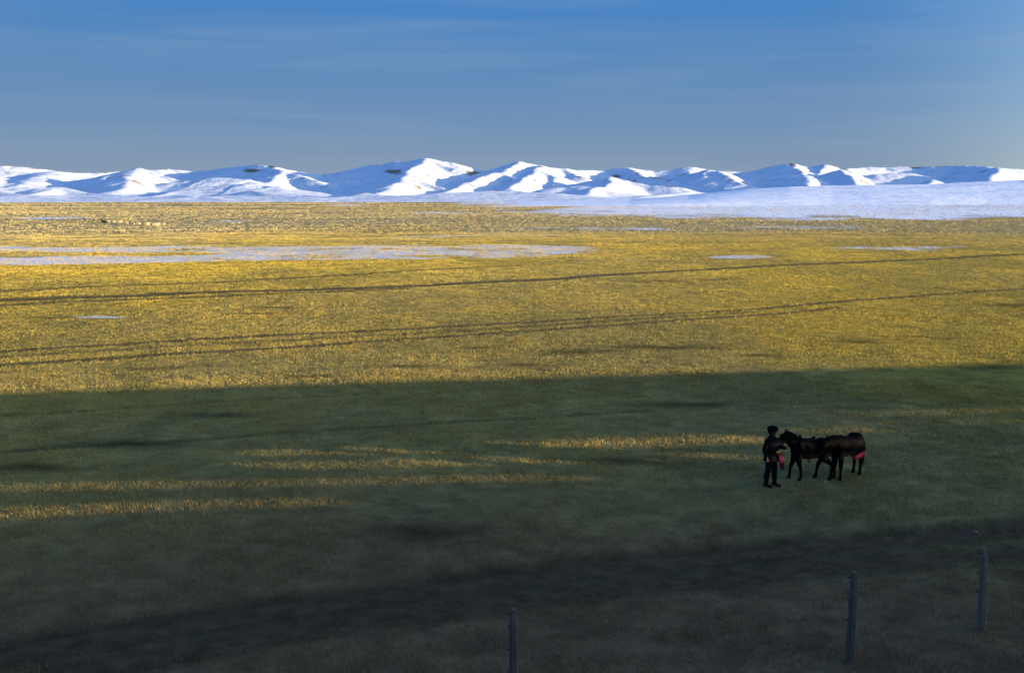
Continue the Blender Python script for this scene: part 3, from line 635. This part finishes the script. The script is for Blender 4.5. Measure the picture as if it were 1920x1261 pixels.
    if saddle:
        s_ = empty('saddle', (0, 0, 0)); s_.parent = root
        bm = bmesh.new()
        def sheet(x0, x1, zc, half, th, zdrop, off):
            n = 13; vs = []
            for x in np.linspace(x0, x1, 7):
                q = []
                for k in range(n):
                    t_ = -math.pi / 2 - half + 0; an = (k / (n - 1) - .5) * 2 * half
                    q.append(bm.verts.new((x, math.sin(an) * (.265 + off), zc - .30 + math.cos(an) * (.31 + off))))
                vs.append(q)
            for a, c in zip(vs, vs[1:]):
                for k in range(n - 1): bm.faces.new((a[k], a[k + 1], c[k + 1], c[k]))
        sheet(-.12, .38, 1.225, 1.75, .02, 0, .015)
        bm_obj('saddle_cloth', bm, M_leather, s_, True)
        bm = bmesh.new()
        tube(bm, [(.30, -.16, 1.16, .03, .03), (.32, -.10, 1.27, .035, .03), (.335, 0, 1.345, .04, .03), (.32, .10, 1.27, .035, .03), (.30, .16, 1.16, .03, .03)], 10)
        tube(bm, [(-.06, -.18, 1.14, .03, .03), (-.09, -.11, 1.24, .035, .03), (-.11, 0, 1.295, .04, .03), (-.09, .11, 1.24, .035, .03), (-.06, .18, 1.14, .03, .03)], 10)
        tube(bm, [(.32, 0, 1.24, .11, .02), (.2, 0, 1.225, .15, .025), (.05, 0, 1.22, .16, .025), (-.08, 0, 1.23, .13, .02)], 12)
        bm_obj('saddle_tree', bm, M_leather, s_, True)
        for s in (-1, 1):
            bm = bmesh.new(); tube(bm, [(.15, s * .25, 1.12, .02, .008), (.14, s * .30, .9, .02, .008), (.14, s * .31, .72, .02, .008)], 8)
            q = [(.14 + .0, s * .31 + .06 * math.cos(t_), .66 + .06 * math.sin(t_), .01, .01) for t_ in np.linspace(0, 2 * math.pi, 13)]; tube(bm, q, 6)
            bm_obj('stirrup', bm, M_leather, s_, True)
    if red:
        bm = bmesh.new()                                                         # crimson breeching cloth slung round the quarters and flank
        for s in (-1, 1):
            pts = [(-.71, s * .03, .80), (-.66, s * .18, .80), (-.52, s * .262, .74), (-.36, s * .285, .70), (-.2, s * .282, .655), (-.06, s * .27, .615), (.04, s * .24, .59)]
            hw = [.04, .045, .045, .055, .065, .06, .035]; q = []
            for (x, y, z), w in zip(pts, hw):
                q.append([bm.verts.new((x + random.uniform(-.01, .01), y + dy, z + dz + random.uniform(-.015, .015))) for dy, dz in ((0, w), (.012 * s, 0), (.006 * s, -w), (-.010 * s, -w), (-.004 * s, 0), (-.012 * s, w))])
            for a, c in zip(q, q[1:]):
                for k in range(6): bm.faces.new((a[k], a[(k + 1) % 6], c[(k + 1) % 6], c[k]))
            bm.faces.new(q[0]); bm.faces.new(q[-1][::-1])
        bm_obj('breeching_cloth', bm, M_red, root, True)
    return root
def onground(px, py):
    g_ = gp(px, py); z = float(gz(np.array([g_[0]]), np.array([g_[1]]))[0]); g_ = gp(px, py, z); return (g_[0], g_[1], z)
HORSE1 = horse('horse', onground(1517, 898), R(180 + 4), 'dark saddled horse standing in profile with its head beside the herdsman',
               ((.78, .03, 1.40), (1.07, .06, .90), 0), (('f', .30, .12, 0), ('f', .56, -.12, .01), ('h', -.60, .14, 0), ('h', -.26, -.13, 0)), False, True)
HORSE2 = horse('horse', onground(1585, 894), R(180 + 37), 'dark horse with a crimson cloth slung round its hindquarters, behind the saddled horse',
               ((.80, -.10, 1.14), (1.03, -.2, .78), 0), (('f', .42, .12, 0), ('f', .36, -.12, .01), ('h', -.50, .13, 0), ('h', -.58, -.13, 0)), True, False)
HORSE2.scale = (1.05, 1.05, 1.05)

# ------------------------------------------------------------------ the person (local +X is where they face)
pl = onground(1444, 911)
pr = empty('person', pl, R(-52)); tag(pr, 'person in a dark coat and fur hat with a crimson sash, holding the horse', 'person')
bm = bmesh.new()
for s in (-1, 1):                                                               # legs and feet
    fx = .05 * s
    tube(bm, [(0, s * .085, .93, .095, .10), (.01, s * .10, .72, .085, .09), (.02 + fx * .5, s * .115, .50, .062, .066), (fx * .8, s * .125, .33, .058, .062), (fx, s * .13, .10, .040, .044), (fx, s * .13, .03, .042, .05)], 14)
    tube(bm, [(fx - .07, s * .13, .045, .035, .04), (fx + .03, s * .135, .045, .042, .04), (fx + .13, s * .14, .032, .046, .03), (fx + .19, s * .142, .026, .03, .022)], 12)
tube(bm, [(0, 0, .86, .15, .10), (0, 0, .98, .165, .115), (-.005, 0, 1.12, .15, .105), (0, 0, 1.26, .18, .115), (0, 0, 1.38, .19, .105), (.0, 0, 1.44, .11, .075), (.01, 0, 1.48, .06, .06), (.02, 0, 1.55, .055, .058)], 18)
ell(bm, (.03, 0, 1.635), (.098, .076, .115))                                    # head, jaw, nose, ears, brow
ell(bm, (.065, 0, 1.575), (.055, .052, .045)); tube(bm, [(.12, 0, 1.655, .010, .012), (.142, 0, 1.615, .016, .016), (.125, 0, 1.605, .018, .010)], 8)
ell(bm, (.105, 0, 1.672), (.02, .055, .012)); tube(bm, [(.112, -.025, 1.577, .006, .006), (.120, 0, 1.578, .010, .008), (.112, .025, 1.577, .006, .006)], 8)
for s in (-1, 1): ell(bm, (.02, s * .078, 1.63), (.022, .010, .034))
def arm(s, el, wr, tip, thumb_dir):
    sh = Vector((0, s * .185, 1.40)); el = Vector(el); wr = Vector(wr)
    tube(bm, [(*(sh + Vector((0, -s * .06, 0))), .06, .06), (*sh, .062, .062), (*sh.lerp(el, .5), .052, .052), (*el, .043, .043), (*el.lerp(wr, .35), .045, .045), (*wr, .028, .032)], 12)
    d = (Vector(tip) - wr).normalized(); side = d.cross(Vector(thumb_dir)).normalized(); th = side.cross(d).normalized()   # th: across the palm towards the thumb
    pc = wr + d * .05; tube(bm, [(*wr, .028, .022), (*(wr + d * .03), .038, .020), (*(wr + d * .085), .042, .018)], 10)
    curl = side
    for k, (o_, ln) in enumerate(((.033, .070), (.011, .080), (-.011, .074), (-.032, .058))):
        b0 = wr + d * .08 + th * o_; b1 = b0 + (d * .8 + curl * .55).normalized() * ln * .45; b2 = b1 + (d * .15 + curl).normalized() * ln * .35; b3 = b2 + (-d * .6 + curl * .6).normalized() * ln * .3
        tube(bm, [(*b0, .0095, .0095), (*b1, .009, .009), (*b2, .0085, .0085), (*b3, .007, .007)], 8)
    b0 = wr + d * .025 + th * .03; b1 = b0 + (th * .8 + d * .6 + curl * .2).normalized() * .04; b2 = b1 + (d * .9 + curl * .6).normalized() * .035
    tube(bm, [(*b0, .013, .013), (*b1, .011, .011), (*b2, .008, .008)], 8)
    return wr + d * .09 + curl * .03
hold = arm(1, (.17, .22, 1.17), (.40, .16, 1.20), (.50, .14, 1.22), (0, 0, 1))  # far hand holds the halter rope
arm(-1, (-.03, -.27, 1.13), (.06, -.27, .89), (.08, -.265, .80), (1, 0, 0))
fuse('body', bm, M_skin, pr, 0.0075, 3)
bm = bmesh.new()                                                                # trousers tucked in boots
for s in (-1, 1):
    fx = .05 * s
    tube(bm, [(0, s * .08, .95, .112, .118), (.01, s * .10, .72, .104, .11), (.02 + fx * .5, s * .115, .50, .085, .09), (fx * .8, s * .125, .34, .082, .088), (fx * .9, s * .128, .26, .078, .084)], 16)
fuse('trousers', bm, M_trouser, pr, 0.012, 3)
for s in (-1, 1):
    bm = bmesh.new(); fx = .05 * s
    tube(bm, [(fx * .85, s * .127, .38, .084, .09), (fx * .9, s * .128, .25, .076, .082), (fx, s * .13, .12, .056, .062), (fx, s * .13, .0, .055, .066)], 14)
    tube(bm, [(fx - .085, s * .13, .05, .05, .055), (fx + .03, s * .135, .055, .056, .056), (fx + .14, s * .14, .042, .058, .042), (fx + .215, s * .142, .04, .035, .032)], 12)
    fuse('boot', bm, M_boot, pr, 0.011, 3)
bm = bmesh.new()                                                                # knee-long wrapped coat with sleeves and collar
tube(bm, [(0, 0, .78, .255, .225), (0, 0, .86, .235, .205), (0, 0, .95, .205, .17), (-.005, 0, 1.04, .185, .15), (0, 0, 1.15, .225, .175), (0, 0, 1.30, .265, .19), (0, 0, 1.40, .25, .16), (.0, 0, 1.465, .13, .105), (.01, 0, 1.52, .085, .085)], 26)
for s, el, wr in ((1, (.17, .22, 1.17), (.385, .165, 1.197)), (-1, (-.03, -.285, 1.13), (.055, -.285, .91))):
    sh = Vector((0, s * .19, 1.39)); el = Vector(el); wr = Vector(wr)
    tube(bm, [(*(sh + Vector((0, -s * .08, 0))), .085, .09), (*sh, .09, .09), (*sh.lerp(el, .5), .078, .078), (*el, .068, .068), (*el.lerp(wr, .6), .058, .058), (*wr, .052, .052)], 14)
fuse('coat', bm, M_coat, pr, 0.012, 4)
bm = bmesh.new()                                                                # fur hat with ear flaps
ell(bm, (.015, 0, 1.735), (.155, .15, .078)); ell(bm, (.02, 0, 1.69), (.175, .17, .05)); ell(bm, (-.07, 0, 1.63), (.055, .085, .085))
for s in (-1, 1): ell(bm, (.0, s * .095, 1.62), (.05, .025, .075))
fuse('fur_hat', bm, M_mane, pr, 0.012, 2)
bm = bmesh.new(); n = 40; q = []
for k in range(n):                                                              # sash round the waist
    t_ = 2 * math.pi * k / n; x, y = .165 * math.cos(t_), .20 * math.sin(t_); q.append([bm.verts.new((x * f, y * f, z)) for f, z in ((.97, .995), (1.03, .995), (1.05, 1.03), (1.03, 1.07), (.97, 1.07))])
for k in range(n):
    a, c = q[k], q[(k + 1) % n]
    for m in range(5): bm.faces.new((a[m], c[m], c[(m + 1) % 5], a[(m + 1) % 5]))
bm_obj('sash', bm, M_coat, pr, True)
ax, ay = .17, .07
bm = bmesh.new(); ell(bm, (ax, ay, 1.045), (.045, .075, .036)); ell(bm, (ax + .01, ay + .06, 1.05), (.04, .045, .03)); fuse('sunspot_knot', bm, M_sunspot, pr, 0.009, 2)  # bright orange colour stands in for sunlight landing at the hip
for dx, ln, w in ((-.02, .40, .05), (.05, .50, .055)):                           # its hanging crimson ends
    bm = bmesh.new(); q = []
    for k in range(8):
        f = k / 7; x = ax + .065 + .03 * f; y = ay + dx + .09 * f + .012 * math.sin(f * 9 + dx * 60); z = 1.03 - ln * f; ww = w * (1 + .5 * f)
        q.append([bm.verts.new((x + .01 * math.sin(e * 4 + f * 5) + o_, y + e * ww, z)) for e, o_ in ((-1, 0), (-.3, -.008), (.3, 0), (1, -.006), (1, .008), (.3, .014), (-.3, .006), (-1, .014))])
    for a, c in zip(q, q[1:]):
        for m in range(8): bm.faces.new((a[m], a[(m + 1) % 8], c[(m + 1) % 8], c[m]))
    bm.faces.new(q[0][::-1]); bm.faces.new(q[-1])
    bm_obj('sash_end', bm, M_red, pr, True)
for s in (-1, 1):
    bm = bmesh.new(); ell(bm, (.118, s * .03, 1.645), (.010, .013, .010), None, 8, 6); bm_obj('eye', bm, M_boot, pr, True)

# ------------------------------------------------------------------ the far flock
def sheep_mesh():
    bm = bmesh.new()
    tube(bm, [(.52, 0, .62, .06, .08), (.42, 0, .60, .20, .22), (.15, 0, .58, .26, .27), (-.2, 0, .58, .27, .28), (-.45, 0, .60, .22, .23), (-.56, 0, .60, .08, .10)], 12)
    tube(bm, [(.40, 0, .68, .12, .14), (.58, 0, .80, .09, .10), (.66, 0, .84, .075, .085), (.80, 0, .74, .05, .055), (.84, 0, .71, .025, .03)], 10)
    for s in (-1, 1):
        ell(bm, (.64, s * .10, .86), (.03, .07, .02), None, 8, 6)
        for x in (.32, -.38): tube(bm, [(x, s * .13, .48, .06, .06), (x, s * .13, .22, .035, .035), (x + .01, s * .13, 0, .032, .035)], 8)
    me = bpy.data.meshes.new('sheep'); bmesh.ops.recalc_face_normals(bm, faces=bm.faces); bm.to_mesh(me); bm.free()
    me.polygons.foreach_set('use_smooth', np.ones(len(me.polygons), dtype=bool)); me.materials.append(M_wool); return me
SM = sheep_mesh(); SM2 = SM.copy(); SM2.materials.clear(); SM2.materials.append(M_darkwool)
proto = bpy.data.objects.new('sheep', SM); COL.objects.link(proto)
tag(proto, 'cream sheep of the flock strung out in a line across the far sunlit plain', 'sheep', 'flock of cream sheep far out on the plain')
rs = random.Random(5)
for k in range(38):
    f = rs.random() if k > 8 else k / 9
    px = 203 + 106 * f; py = 420.0 + 3.8 * min(1, f * 1.6) - rs.random() * 3.4 * (1 - f * .5)
    o = proto if k == 0 else proto.copy()
    if k: COL.objects.link(o)
    o.location = onground(px, py); o.rotation_euler = (0, 0, rs.uniform(-.9, .9) + (math.pi if rs.random() < .6 else 0)); sc = rs.uniform(1.0, 1.3); sc *= 0.82; o.scale = (sc, sc, sc)
for px, py in ((193, 418.6), (197.5, 419.4)):
    o = proto.copy(); o.data = SM2; COL.objects.link(o); o.location = onground(px, py); o.rotation_euler = (0, 0, 2.8); o.scale = (1.2,) * 3
    tag(o, 'dark brown sheep walking at the left end of the cream flock', 'sheep', 'dark sheep at the end of the flock')
